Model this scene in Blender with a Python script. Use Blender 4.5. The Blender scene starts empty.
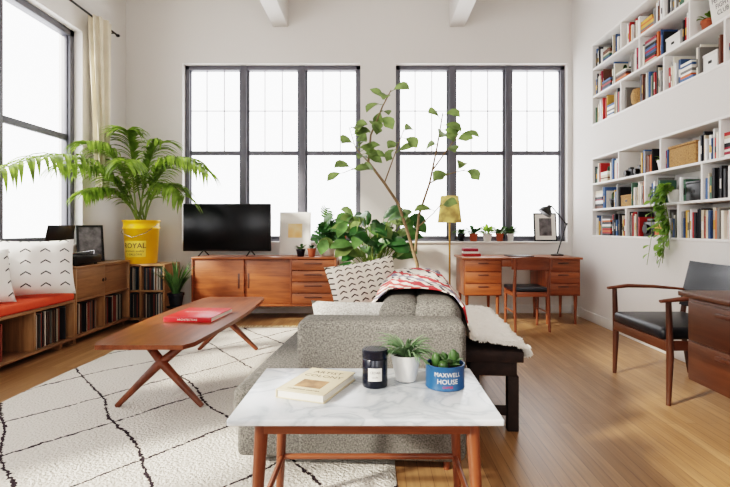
import bpy, bmesh, math, random
from mathutils import Vector, Matrix, Euler, noise
random.seed(7)
V=Vector
# ------------------------------------------------------------ materials
def lin(c):
    return tuple(((x/255)/12.92 if x/255<=0.04045 else ((x/255+0.055)/1.055)**2.4) for x in c)+(1,)
def newmat(name):
    m=bpy.data.materials.new(name); m.use_nodes=True
    nt=m.node_tree; b=nt.nodes['Principled BSDF']
    return m,nt,b
def N(nt,t,**k):
    n=nt.nodes.new(t)
    for a,v in k.items(): setattr(n,a,v)
    return n
def plain(name,c,rough=.5,metal=0,spec=.5,var=0,vscale=8,bump=0,bscale=60,coat=0):
    m,nt,b=newmat(name); L=nt.links
    b.inputs['Base Color'].default_value=lin(c); b.inputs['Roughness'].default_value=rough
    b.inputs['Metallic'].default_value=metal; b.inputs['Specular IOR Level'].default_value=spec
    b.inputs['Coat Weight'].default_value=coat
    tc=N(nt,'ShaderNodeTexCoord')
    if var:
        nz=N(nt,'ShaderNodeTexNoise'); nz.inputs['Scale'].default_value=vscale; nz.inputs['Detail'].default_value=4
        L.new(tc.outputs['Object'],nz.inputs['Vector'])
        r=N(nt,'ShaderNodeValToRGB'); c0=lin(c)
        r.color_ramp.elements[0].position=.3; r.color_ramp.elements[1].position=.7
        r.color_ramp.elements[0].color=tuple(x*(1-var) for x in c0[:3])+(1,)
        r.color_ramp.elements[1].color=tuple(min(1,x*(1+var)) for x in c0[:3])+(1,)
        L.new(nz.outputs['Fac'],r.inputs['Fac']); L.new(r.outputs['Color'],b.inputs['Base Color'])
    if bump:
        nz=N(nt,'ShaderNodeTexNoise'); nz.inputs['Scale'].default_value=bscale
        L.new(tc.outputs['Object'],nz.inputs['Vector'])
        bp=N(nt,'ShaderNodeBump'); bp.inputs['Strength'].default_value=bump; bp.inputs['Distance'].default_value=.01
        L.new(nz.outputs['Fac'],bp.inputs['Height']); L.new(bp.outputs['Normal'],b.inputs['Normal'])
    return m
def wood(name,c,axis=0,rough=.38,contrast=.35,scale=1):
    m,nt,b=newmat(name); L=nt.links
    tc=N(nt,'ShaderNodeTexCoord'); mp=N(nt,'ShaderNodeMapping')
    s=[14*scale]*3; s[axis]=1.1*scale; mp.inputs['Scale'].default_value=s
    L.new(tc.outputs['Object'],mp.inputs['Vector'])
    n1=N(nt,'ShaderNodeTexNoise'); n1.inputs['Scale'].default_value=1.6; n1.inputs['Detail'].default_value=6; n1.inputs['Distortion'].default_value=.6
    n2=N(nt,'ShaderNodeTexNoise'); n2.inputs['Scale'].default_value=9; n2.inputs['Detail'].default_value=3
    L.new(mp.outputs[0],n1.inputs['Vector']); L.new(mp.outputs[0],n2.inputs['Vector'])
    mx=N(nt,'ShaderNodeMath',operation='MULTIPLY_ADD'); mx.inputs[1].default_value=.35; L.new(n2.outputs['Fac'],mx.inputs[0]); L.new(n1.outputs['Fac'],mx.inputs[2])
    r=N(nt,'ShaderNodeValToRGB'); c0=lin(c)
    e=r.color_ramp.elements; e[0].position=.45; e[1].position=.9
    e[0].color=tuple(x*(1-contrast) for x in c0[:3])+(1,); e[1].color=tuple(min(1,x*(1+contrast)) for x in c0[:3])+(1,)
    L.new(mx.outputs[0],r.inputs['Fac']); L.new(r.outputs['Color'],b.inputs['Base Color'])
    b.inputs['Roughness'].default_value=rough
    return m
def leafmat(name,c,tr=.35,rough=.4):
    m,nt,b=newmat(name); L=nt.links
    tc=N(nt,'ShaderNodeTexCoord'); nz=N(nt,'ShaderNodeTexNoise'); nz.inputs['Scale'].default_value=9
    L.new(tc.outputs['Object'],nz.inputs['Vector'])
    r=N(nt,'ShaderNodeValToRGB'); c0=lin(c)
    r.color_ramp.elements[0].position=.35; r.color_ramp.elements[1].position=.65
    r.color_ramp.elements[0].color=tuple(x*.6 for x in c0[:3])+(1,); r.color_ramp.elements[1].color=tuple(min(1,x*1.4) for x in c0[:3])+(1,)
    L.new(nz.outputs['Fac'],r.inputs['Fac']); L.new(r.outputs['Color'],b.inputs['Base Color'])
    b.inputs['Roughness'].default_value=rough
    t=N(nt,'ShaderNodeBsdfTranslucent'); L.new(r.outputs['Color'],t.inputs['Color'])
    mx=N(nt,'ShaderNodeMixShader'); mx.inputs[0].default_value=tr
    L.new(b.outputs[0],mx.inputs[1]); L.new(t.outputs[0],mx.inputs[2]); L.new(mx.outputs[0],nt.nodes['Material Output'].inputs[0])
    return m
def tweed(name,c1,c2,scale=260):
    m,nt,b=newmat(name); L=nt.links
    tc=N(nt,'ShaderNodeTexCoord')
    nz=N(nt,'ShaderNodeTexNoise'); nz.inputs['Scale'].default_value=scale; nz.inputs['Detail'].default_value=2
    mp=N(nt,'ShaderNodeMapping'); mp.inputs['Scale'].default_value=(1,1,.35); L.new(tc.outputs['Object'],mp.inputs[0]); L.new(mp.outputs[0],nz.inputs['Vector'])
    mp2=N(nt,'ShaderNodeMapping'); mp2.inputs['Scale'].default_value=(.35,.35,1); L.new(tc.outputs['Object'],mp2.inputs[0])
    nb=N(nt,'ShaderNodeTexNoise'); nb.inputs['Scale'].default_value=scale; L.new(mp2.outputs[0],nb.inputs['Vector'])
    ad=N(nt,'ShaderNodeMath',operation='ADD'); L.new(nz.outputs['Fac'],ad.inputs[0]); L.new(nb.outputs['Fac'],ad.inputs[1])
    hf=N(nt,'ShaderNodeMath',operation='MULTIPLY'); hf.inputs[1].default_value=.5; L.new(ad.outputs[0],hf.inputs[0])
    r=N(nt,'ShaderNodeValToRGB'); r.color_ramp.elements[0].position=.38; r.color_ramp.elements[1].position=.62
    r.color_ramp.elements[0].color=lin(c1); r.color_ramp.elements[1].color=lin(c2)
    L.new(hf.outputs[0],r.inputs['Fac']); L.new(r.outputs['Color'],b.inputs['Base Color'])
    bp=N(nt,'ShaderNodeBump'); bp.inputs['Strength'].default_value=.3; bp.inputs['Distance'].default_value=.002
    L.new(hf.outputs[0],bp.inputs['Height']); L.new(bp.outputs['Normal'],b.inputs['Normal'])
    b.inputs['Roughness'].default_value=.95; b.inputs['Specular IOR Level'].default_value=.1
    return m

WALL=plain('wall_paint',(222,218,213),.75,bump=.06,bscale=40,spec=.25)
CEIL=plain('ceiling_paint',(224,221,217),.8,spec=.2)
FRAME=plain('window_frame_metal',(96,96,103),.45,var=.08)
MUNT=plain('muntin_grey',(205,205,210),.6,var=.05)
WHITE=plain('white_lacquer',(230,227,222),.5,var=.03)
CERAM=plain('white_ceramic',(232,230,224),.25,var=.03)
BLACK=plain('black_plastic',(14,14,15),.35,var=.1)
SCREEN=plain('tv_screen',(6,7,9),.25,spec=.3)
DARKM=plain('dark_metal',(40,38,36),.35,metal=.8)
BRASS=plain('brass',(170,130,70),.3,metal=1)
CHROME=plain('chrome',(200,200,200),.2,metal=1)
LEATHER=plain('black_leather',(24,26,32),.38,var=.2,bump=.15,bscale=120)
TEAKX=wood('teak_x',(136,76,42),0); TEAKY=wood('teak_y',(136,76,42),1); TEAKZ=wood('teak_z',(130,71,39),2)
WALY=wood('walnut_y',(118,66,41),1,rough=.3); WALZ=wood('walnut_z',(108,58,34),2); WALX=wood('walnut_x',(112,62,38),0)
DKX=wood('dark_walnut_x',(80,46,30),0,rough=.35); DKY=wood('dark_walnut_y',(84,50,32),1,rough=.35); DKZ=wood('dark_walnut_z',(72,42,28),2,rough=.35)
OAKX=wood('oak_x',(148,112,78),0); OAKY=wood('oak_y',(134,99,70),1); OAKZ=wood('oak_z',(148,112,78),2)
DWY=wood('dark_bench_wood',(46,32,27),1,rough=.75)
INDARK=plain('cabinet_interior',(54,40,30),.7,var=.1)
SOFA=tweed('sofa_tweed',(74,72,69),(126,123,117))
SOFAL=tweed('light_tweed',(140,138,133),(196,194,189))
ORANGE=plain('orange_cushion',(204,74,38),.85,var=.08,bump=.2,bscale=200)
TERRA=plain('terracotta',(166,86,56),.8,var=.12)
YEL=plain('yellow_plastic',(240,180,8),.35,var=.03)
REDP=plain('red_cover',(196,36,40),.35,var=.04)
CREAM=plain('cream_paper',(206,190,160),.7,var=.04)
PAGES=plain('book_pages',(228,222,208),.8,var=.03)
LINEN=plain('curtain_linen',(206,194,172),.9,var=.07,bump=.2,bscale=90)
SHADE=leafmat('lamp_shade_fabric',(236,206,134),.35,.8)
BLUEC=plain('blue_tin',(34,80,124),.35,var=.06)
SOIL=plain('soil',(46,34,26),.95,var=.3,vscale=60)
BARK=plain('bark',(126,104,78),.85,var=.2,vscale=40)
STEM=plain('green_stem',(112,130,60),.6,var=.15)
L_PALM=leafmat('palm_leaf',(116,140,56),.42)
L_FIG=leafmat('fig_leaf',(108,126,74),.4)
L_DARK=leafmat('dark_leaf',(46,80,40),.25,.3)
L_MID=leafmat('mid_leaf',(74,104,56),.3,.35)
L_AIR=leafmat('silver_green_leaf',(124,150,112),.25,.5)
L_YG=leafmat('pothos_leaf',(120,152,60),.4)
BLKC=plain('black_glass_jar',(16,20,32),.22)
LABEL=plain('label_paper',(222,218,210),.7,var=.02)
INK=plain('ink',(30,28,28),.7)
BOOKC=[(232,228,220),(228,222,206),(176,44,42),(32,34,40),(50,80,120),(206,160,80),(104,66,50),(76,108,90),(150,150,150),(206,104,54),(238,238,236),(56,56,60),(204,190,166),(150,40,58),(225,225,222),(24,24,28),(120,116,110),(70,104,150),(240,238,232),(214,206,190)]
BOOKM=[plain('book_%d'%i,c,.6,var=.08) for i,c in enumerate(BOOKC)]
RECM=[plain('sleeve_%d'%i,c,.6,var=.08) for i,c in enumerate([(180,170,154),(80,56,44),(36,36,40),(130,62,46),(96,96,92),(56,72,86),(200,192,180),(110,88,66),(28,24,24),(60,38,30),(44,40,40)])]
WICK=plain('wicker',(170,130,84),.85,var=.3,vscale=70,bump=.6,bscale=110)
# glass
GL,nt,b=newmat('window_glass')
tr=N(nt,'ShaderNodeBsdfTransparent'); gg=N(nt,'ShaderNodeBsdfGlossy'); gg.inputs['Roughness'].default_value=.02
mx=N(nt,'ShaderNodeMixShader'); mx.inputs[0].default_value=.04
nt.links.new(tr.outputs[0],mx.inputs[1]); nt.links.new(gg.outputs[0],mx.inputs[2]); nt.links.new(mx.outputs[0],nt.nodes['Material Output'].inputs[0])
# floor
def floor_mat():
    m,nt,b=newmat('oak_floor'); L=nt.links
    tc=N(nt,'ShaderNodeTexCoord'); sp=N(nt,'ShaderNodeSeparateXYZ'); cb=N(nt,'ShaderNodeCombineXYZ')
    L.new(tc.outputs['Object'],sp.inputs[0]); L.new(sp.outputs['Y'],cb.inputs['X']); L.new(sp.outputs['X'],cb.inputs['Y'])
    br=N(nt,'ShaderNodeTexBrick'); br.offset=.37; br.inputs['Scale'].default_value=1
    br.inputs['Brick Width'].default_value=1.1; br.inputs['Row Height'].default_value=.06; br.inputs['Mortar Size'].default_value=.0012
    br.inputs['Color1'].default_value=lin((170,131,93)); br.inputs['Color2'].default_value=lin((149,111,75)); br.inputs['Mortar'].default_value=lin((104,73,48))
    br.inputs['Bias'].default_value=0
    L.new(cb.outputs[0],br.inputs['Vector'])
    mp=N(nt,'ShaderNodeMapping'); mp.inputs['Scale'].default_value=(1.5,30,1); L.new(cb.outputs[0],mp.inputs[0])
    nz=N(nt,'ShaderNodeTexNoise'); nz.inputs['Scale'].default_value=2; nz.inputs['Detail'].default_value=5; L.new(mp.outputs[0],nz.inputs['Vector'])
    r=N(nt,'ShaderNodeValToRGB'); r.color_ramp.elements[0].color=(.75,.75,.75,1); r.color_ramp.elements[1].color=(1.1,1.1,1.1,1)
    r.color_ramp.elements[0].position=.3; r.color_ramp.elements[1].position=.7
    L.new(nz.outputs['Fac'],r.inputs['Fac'])
    mm=N(nt,'ShaderNodeMixRGB',blend_type='MULTIPLY'); mm.inputs[0].default_value=1
    L.new(br.outputs['Color'],mm.inputs[1]); L.new(r.outputs['Color'],mm.inputs[2]); L.new(mm.outputs[0],b.inputs['Base Color'])
    b.inputs['Roughness'].default_value=.36
    return m
def mathn(nt):
    L=nt.links
    def M(op,a,bb=None,c=None):
        n=N(nt,'ShaderNodeMath',operation=op)
        for i,x in enumerate((a,bb,c)):
            if x is None: continue
            if isinstance(x,(int,float)): n.inputs[i].default_value=x
            else: L.new(x,n.inputs[i])
        return n.outputs[0]
    return M
def rug_mat():
    m,nt,b=newmat('wool_rug'); L=nt.links; M=mathn(nt)
    tc=N(nt,'ShaderNodeTexCoord')
    nz=N(nt,'ShaderNodeTexNoise'); nz.inputs['Scale'].default_value=1.5; nz.inputs['Detail'].default_value=0; L.new(tc.outputs['Object'],nz.inputs['Vector'])
    n4=N(nt,'ShaderNodeTexNoise'); n4.inputs['Scale'].default_value=16; n4.inputs['Detail'].default_value=0; L.new(tc.outputs['Object'],n4.inputs['Vector'])
    sp=N(nt,'ShaderNodeSeparateXYZ'); L.new(tc.outputs['Object'],sp.inputs[0])
    w=M('ADD',M('MULTIPLY',M('SUBTRACT',nz.outputs['Fac'],.5),.16),M('MULTIPLY',M('SUBTRACT',n4.outputs['Fac'],.5),.02))
    x=M('DIVIDE',sp.outputs['X'],1.35); y=M('DIVIDE',sp.outputs['Y'],1.7)
    a=M('ADD',M('ADD',x,y),w); c=M('ADD',M('SUBTRACT',x,y),w)
    def line(v,off,t): 
        f=M('FRACT',M('ADD',v,off)); d=M('ABSOLUTE',M('SUBTRACT',f,.5)); return M('LESS_THAN',d,t)
    n2=N(nt,'ShaderNodeTexNoise'); n2.inputs['Scale'].default_value=55; L.new(tc.outputs['Object'],n2.inputs['Vector'])
    th=M('SUBTRACT',M('MULTIPLY',n2.outputs['Fac'],.032),.009)
    l=M('MAXIMUM',line(a,.10,th),line(c,.4,th))
    l=M('MAXIMUM',l,line(a,.58,th)); l=M('MAXIMUM',l,line(c,.88,th))
    mix=N(nt,'ShaderNodeMixRGB'); mix.inputs[1].default_value=lin((208,202,192)); mix.inputs[2].default_value=lin((54,46,50))
    L.new(l,mix.inputs[0]); L.new(mix.outputs[0],b.inputs['Base Color']); b.inputs['Roughness'].default_value=.97; b.inputs['Specular IOR Level'].default_value=.1
    n3=N(nt,'ShaderNodeTexNoise'); n3.inputs['Scale'].default_value=70; n3.inputs['Detail'].default_value=3; L.new(tc.outputs['Object'],n3.inputs['Vector'])
    bp=N(nt,'ShaderNodeBump'); bp.inputs['Strength'].default_value=.9; bp.inputs['Distance'].default_value=.015; L.new(n3.outputs['Fac'],bp.inputs['Height']); L.new(bp.outputs['Normal'],b.inputs['Normal'])
    return m
def marble_mat():
    m,nt,b=newmat('white_marble'); L=nt.links
    tc=N(nt,'ShaderNodeTexCoord'); nz=N(nt,'ShaderNodeTexNoise'); nz.inputs['Scale'].default_value=5; nz.inputs['Detail'].default_value=9; nz.inputs['Distortion'].default_value=1.6
    L.new(tc.outputs['Object'],nz.inputs['Vector'])
    r=N(nt,'ShaderNodeValToRGB'); e=r.color_ramp.elements
    e[0].position=.3; e[0].color=lin((202,205,208)); e[1].position=.75; e[1].color=lin((206,208,210))
    x=e.new(.5); x.color=lin((164,170,175)); x=e.new(.44); x.color=lin((195,199,202)); x=e.new(.57); x.color=lin((190,195,198))
    L.new(nz.outputs['Fac'],r.inputs['Fac']); L.new(r.outputs['Color'],b.inputs['Base Color']); b.inputs['Roughness'].default_value=.22
    return m
def zig_mat(name,base,ink,sx=9,sz=14,amp=.5,th=.13,gatex=0):
    m,nt,b=newmat(name); L=nt.links; M=mathn(nt)
    tc=N(nt,'ShaderNodeTexCoord'); sp=N(nt,'ShaderNodeSeparateXYZ'); L.new(tc.outputs['Object'],sp.inputs[0])
    x=M('MULTIPLY',sp.outputs['X'],sx); z=M('MULTIPLY',sp.outputs['Y'],sz)
    tri=M('ABSOLUTE',M('SUBTRACT',M('FRACT',x),.5))
    f=M('FRACT',M('ADD',z,M('MULTIPLY',tri,amp*2)))
    l=M('LESS_THAN',M('ABSOLUTE',M('SUBTRACT',f,.5)),th*.5)
    gate=M('LESS_THAN',M('FRACT',M('MULTIPLY',z,.5)),.5) if not gatex else M('LESS_THAN',tri,gatex)
    l=M('MULTIPLY',l,gate)
    mix=N(nt,'ShaderNodeMixRGB'); mix.inputs[1].default_value=lin(base); mix.inputs[2].default_value=lin(ink); L.new(l,mix.inputs[0])
    L.new(mix.outputs[0],b.inputs['Base Color']); b.inputs['Roughness'].default_value=.95
    return m
def stripe_mat():
    m,nt,b=newmat('striped_wool_throw'); L=nt.links
    tc=N(nt,'ShaderNodeTexCoord'); sp=N(nt,'ShaderNodeSeparateXYZ'); L.new(tc.outputs['UV'],sp.inputs[0])
    fr=N(nt,'ShaderNodeMath',operation='FRACT'); L.new(sp.outputs['X'],fr.inputs[0])
    r=N(nt,'ShaderNodeValToRGB'); r.color_ramp.interpolation='CONSTANT'; e=r.color_ramp.elements
    W_=(216,206,194)
    seq=[(0,W_),(.05,(60,50,56)),(.075,W_),(.11,(172,44,48)),(.2,W_),(.23,(112,108,124)),(.28,W_),(.33,(60,50,56)),(.36,(180,80,76)),(.40,W_),(.44,(180,70,66)),(.5,W_),(.54,(172,44,48)),(.62,W_),(.65,(60,50,56)),(.675,W_),(.71,(112,108,124)),(.76,W_),(.79,(172,44,48)),(.87,W_),(.9,(60,50,56)),(.925,W_)]
    e[0].position=0; e[0].color=lin(seq[0][1]); e[1].position=seq[1][0]; e[1].color=lin(seq[1][1])
    for p,c in seq[2:]:
        k=e.new(p); k.color=lin(c)
    L.new(fr.outputs[0],r.inputs['Fac']); L.new(r.outputs['Color'],b.inputs['Base Color']); b.inputs['Roughness'].default_value=.95
    return m
FLOOR=floor_mat(); RUG=rug_mat(); MARB=marble_mat(); PILZ=zig_mat('pillow_zigzag',(226,218,204),(60,44,40),sx=14,sz=24,amp=.5,th=.26,gatex=.36); PILD=zig_mat('pillow_dash',(230,227,222),(50,50,56),sx=7,sz=10,amp=.5,th=.12,gatex=.26)
STRIPE=stripe_mat()
FURB=plain('sheepskin_wool',(250,245,236),1,spec=.0,var=.02,vscale=30,bump=.5,bscale=70)
ART,nt_,b_=newmat('art_print')
tc=N(nt_,'ShaderNodeTexCoord'); nz=N(nt_,'ShaderNodeTexVoronoi'); nz.inputs['Scale'].default_value=9; nt_.links.new(tc.outputs['Object'],nz.inputs['Vector'])
rr=N(nt_,'ShaderNodeValToRGB'); rr.color_ramp.elements[0].color=lin((228,160,80)); rr.color_ramp.elements[1].color=lin((232,214,170)); nt_.links.new(nz.outputs['Distance'],rr.inputs['Fac']); nt_.links.new(rr.outputs[0],b_.inputs['Base Color'])
PHOTO=plain('photo_print',(96,92,92),.3,var=.7,vscale=14)
COVER=plain('cover_picture',(150,112,76),.6,var=.55,vscale=22)

# ------------------------------------------------------------ mesh builder
class B:
    def __init__(s): s.bm=bmesh.new(); s.mats=[]; s.uv=None
    def mi(s,m):
        if m not in s.mats: s.mats.append(m)
        return s.mats.index(m)
    def xfer(s,t,m,M=None):
        i=s.mi(m); vm={}
        for v in t.verts: vm[v]=s.bm.verts.new(M@v.co if M else v.co)
        for f in t.faces:
            try:
                nf=s.bm.faces.new([vm[v] for v in f.verts]); nf.material_index=i; nf.smooth=True
            except ValueError: pass
        t.free()
    def raw(s,vs,fs,m,M=None):
        i=s.mi(m); bv=[s.bm.verts.new(M@V(v) if M else v) for v in vs]
        for f in fs:
            try:
                nf=s.bm.faces.new([bv[k] for k in f]); nf.material_index=i; nf.smooth=True
            except ValueError: pass
    def box(s,x0,x1,y0,y1,z0,z1,m,bev=0,seg=2,M=None):
        t=bmesh.new(); bmesh.ops.create_cube(t,size=1)
        for v in t.verts: v.co=V((x0+(v.co.x+.5)*(x1-x0),y0+(v.co.y+.5)*(y1-y0),z0+(v.co.z+.5)*(z1-z0)))
        if bev: bmesh.ops.bevel(t,geom=t.edges[:],offset=bev,segments=seg,profile=.5,affect='EDGES')
        s.xfer(t,m,M)
    def rbox(s,x0,x1,y0,y1,z0,z1,m,M=None):
        vs=[(x0,y0,z0),(x1,y0,z0),(x1,y1,z0),(x0,y1,z0),(x0,y0,z1),(x1,y0,z1),(x1,y1,z1),(x0,y1,z1)]
        s.raw(vs,[(0,3,2,1),(4,5,6,7),(0,1,5,4),(1,2,6,5),(2,3,7,6),(3,0,4,7)],m,M)
    def tube(s,pts,rads,m,n=10,M=None,cap=True,flat=1):
        pts=[V(p) for p in pts]
        if not isinstance(rads,(list,tuple)): rads=[rads]*len(pts)
        vs=[];fs=[]; up=None
        for i,p in enumerate(pts):
            t=(pts[min(i+1,len(pts)-1)]-pts[max(i-1,0)]).normalized()
            if up is None:
                up=V((0,0,1)) if abs(t.z)<.9 else V((1,0,0))
            a=t.cross(up).normalized(); u=a.cross(t).normalized(); up=u
            for k in range(n):
                an=2*math.pi*k/n
                vs.append(p+a*math.cos(an)*rads[i]+u*math.sin(an)*rads[i]*flat)
        for i in range(len(pts)-1):
            for k in range(n):
                fs.append((i*n+k,i*n+(k+1)%n,(i+1)*n+(k+1)%n,(i+1)*n+k))
        if cap: fs.append(tuple(range(n))[::-1]); fs.append(tuple((len(pts)-1)*n+k for k in range(n)))
        s.raw(vs,fs,m,M)
    def lathe(s,prof,c,m,n=28,M=None):
        vs=[];fs=[]
        for r,z in prof:
            for k in range(n):
                an=2*math.pi*k/n; vs.append(V((c[0]+r*math.cos(an),c[1]+r*math.sin(an),c[2]+z)))
        for i in range(len(prof)-1):
            for k in range(n): fs.append((i*n+k,i*n+(k+1)%n,(i+1)*n+(k+1)%n,(i+1)*n+k))
        if prof[0][0]>1e-4: fs.append(tuple(range(n))[::-1])
        if prof[-1][0]>1e-4: fs.append(tuple((len(prof)-1)*n+k for k in range(n)))
        s.raw(vs,fs,m,M)
    def cushion(s,w,h,t,m,M=None,n=16):
        vs=[];fs=[]
        for side in (1,-1):
            for j in range(n+1):
                for i in range(n+1):
                    u=-1+2*i/n; v=-1+2*j/n
                    th=((1-abs(u)**3.5)*(1-abs(v)**3.5))**.55
                    x=u*w/2*(1-.07*(1-v*v)*abs(u)**2); y=v*h/2*(1-.07*(1-u*u)*abs(v)**2)
                    z=side*(t/2*th)+.006*noise.noise(V((u*2.3,v*2.3,side*3+w*9)))*4*th*.8
                    vs.append((x,y,z))
        o=(n+1)**2
        for j in range(n):
            for i in range(n):
                a=j*(n+1)+i; fs.append((a,a+1,a+n+2,a+n+1)); fs.append((o+a,o+a+n+1,o+a+n+2,o+a+1))
        s.raw(vs,fs,m,M)
    def leaf(s,base,d,nrm,L,W,m,prof=(0.15,.6,.95,1,.6,0),droop=.3,fold=.15,clamp=None):
        p=V(base); d=V(d).normalized(); n=len(prof)-1; vs=[];fs=[]
        for i,w in enumerate(prof):
            side=d.cross(V(nrm)); 
            if side.length<1e-3: side=V((1,0,0))
            side.normalize(); nn=side.cross(d).normalized()
            ww=W*.5*w
            row=[p-side*ww+nn*ww*fold*2,p.copy(),p+side*ww+nn*ww*fold*2]
            vs+=row
            p=p+d*(L/n); d=(d+V((0,0,-droop/n))).normalized()
        if clamp: vs=[clamp(v) for v in vs]
        for i in range(n):
            a=i*3; fs+=[(a,a+1,a+4,a+3),(a+1,a+2,a+5,a+4)]
        s.raw(vs,fs,m)
    def monstera(s,base,d,nrm,L,W,m,lobes=5,droop=.35):
        base=V(base); d=V(d).normalized(); side=d.cross(V(nrm)).normalized(); nn=side.cross(d).normalized()
        def mid(t): return base+d*L*t+V((0,0,-droop*L*t*t*.5))
        for sg in (-1,1):
            for k in range(lobes):
                t0=k/lobes; t1=(k+1)/lobes; tm=(t0+t1)/2
                w=W*.5*math.sin(math.pi*min(1,(.2+tm*.75)))**.7
                sweep=-.15+.3*tm
                a,b_=mid(t0),mid(t1)
                hv=side*sg*w*.5-nn*w*.05; fv=side*sg*w-nn*w*.25
                c1=a+hv+d*L*sweep*.5; c2=b_+hv+d*L*sweep*.5
                e1=mid(t0+.12/lobes)+fv+d*L*sweep; e2=mid(t1-.14/lobes)+fv*.92+d*L*sweep
                s.raw([a,b_,c2,c1,e2,e1],[(0,1,2,3) ,(3,2,4,5)],m)
    def text(s,txt,size,m,M,wrap=None,align='CENTER'):
        cu=bpy.data.curves.new('t','FONT'); cu.body=txt; cu.size=size; cu.align_x=align; cu.align_y='CENTER'; cu.resolution_u=2
        ob=bpy.data.objects.new('t',cu); bpy.context.scene.collection.objects.link(ob)
        dg=bpy.context.evaluated_depsgraph_get(); me=bpy.data.meshes.new_from_object(ob.evaluated_get(dg))
        vs=[v.co.copy() for v in me.vertices]; fs=[tuple(p.vertices) for p in me.polygons]
        if wrap: vs=[wrap(v) for v in vs]
        s.raw(vs,fs,m,M)
        bpy.data.objects.remove(ob); bpy.data.curves.remove(cu); bpy.data.meshes.remove(me)
    def done(s,name,M=None,angle=38,solid=0,parent=None):
        bm=s.bm
        bmesh.ops.recalc_face_normals(bm,faces=bm.faces[:])
        me=bpy.data.meshes.new(name)
        off=V((0,0,0))
        if M is None:
            xs=[v.co.x for v in bm.verts]; ys=[v.co.y for v in bm.verts]; zs=[v.co.z for v in bm.verts]
            off=V(((min(xs)+max(xs))/2,(min(ys)+max(ys))/2,min(zs)))
            for v in bm.verts: v.co-=off
        bm.to_mesh(me); bm.free()
        for m in s.mats: me.materials.append(m)
        me.set_sharp_from_angle(angle=math.radians(angle))
        ob=bpy.data.objects.new(name,me); bpy.context.scene.collection.objects.link(ob)
        if M is None: ob.location=off
        else: ob.matrix_world=M
        if parent: ob.parent=parent
        return ob
def T(x,y,z): return Matrix.Translation((x,y,z))
def R(a,ax): return Matrix.Rotation(math.radians(a),4,ax)

# ------------------------------------------------------------ room shell
XL,XR,YB,YN,H=-3.22,2.55,6.3,-2.2,4.2
b=B(); b.box(XL-.3,XR+.4,YN-.3,YB+.3,-.12,0,FLOOR); b.done('floor')
b=B(); b.box(XL-.3,XR+.4,YN-.3,YB+.3,H,H+.12,CEIL); b.done('ceiling')
WZ0,WZ1=.905,3.23
LW=(-2.49,-.19); RW=(.27,2.49)
b=B(); y0,y1=YB,YB+.26
b.rbox(XL-.3,XR+.4,y0,y1,0,WZ0,WALL); b.rbox(XL-.3,XR+.4,y0,y1,WZ1,H,WALL)
b.rbox(XL-.3,LW[0],y0,y1,WZ0,WZ1,WALL); b.rbox(LW[1],RW[0],y0,y1,WZ0,WZ1,WALL); b.rbox(RW[1],XR+.4,y0,y1,WZ0,WZ1,WALL)
b.done('wall_back')
LO=[(-1.2,1.2),(2.1,5.36)]
b=B(); x0,x1=XL-.26,XL
b.rbox(x0,x1,YN,YB,0,WZ0,WALL); b.rbox(x0,x1,YN,YB,WZ1+.03,H,WALL)
ys=[YN,LO[0][0],LO[0][1],LO[1][0],LO[1][1],YB]
for i in (0,2,4): b.rbox(x0,x1,ys[i],ys[i+1],WZ0,WZ1+.03,WALL)
b.done('wall_left')
b=B(); b.rbox(XL-.3,XR+.4,YN-.26,YN,0,.9,WALL); b.rbox(XL-.3,XR+.4,YN-.26,YN,3.0,H,WALL)
for a,c in ((XL-.3,-2.2),(-.6,.6),(2.0,XR+.4)): b.rbox(a,c,YN-.26,YN,.9,3.0,WALL)  # gaps between piers: unseen openings added to let in fill light from behind
b.done('wall_rear')
b=B(); NY0,NY1=1.6,5.72
b.rbox(XR,XR+.3,YN,YB,0,.995,WALL); b.rbox(XR,XR+.3,NY0,NY1,1.92,2.29,WALL); b.rbox(XR,XR+.3,YN,YB,3.25,H,WALL)
b.rbox(XR,XR+.3,NY1,YB,.995,3.25,WALL); b.rbox(XR,XR+.3,YN,NY0,.995,3.25,WALL); b.rbox(XR+.3,XR+.36,YN,YB,0,H,WALL)
b.done('wall_right')
b=B(); b.box(XL,XR,YB-.018,YB,0,.11,WHITE,.004); b.done('baseboard_back')
b=B(); b.box(XR-.018,XR,YN,YB-.02,0,.11,WHITE,.004); b.done('baseboard_right')
b=B(); b.box(XL,XL+.018,YN,YB-.02,0,.11,WHITE,.004); b.done('baseboard_left')
for i,x in enumerate((-1.22,1.06)):
    b=B(); b.box(x-.1,x+.1,YN,YB,3.70,H-.001,CEIL,.01); b.done('ceiling_beam' if i==0 else 'ceiling_beam.001')
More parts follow.
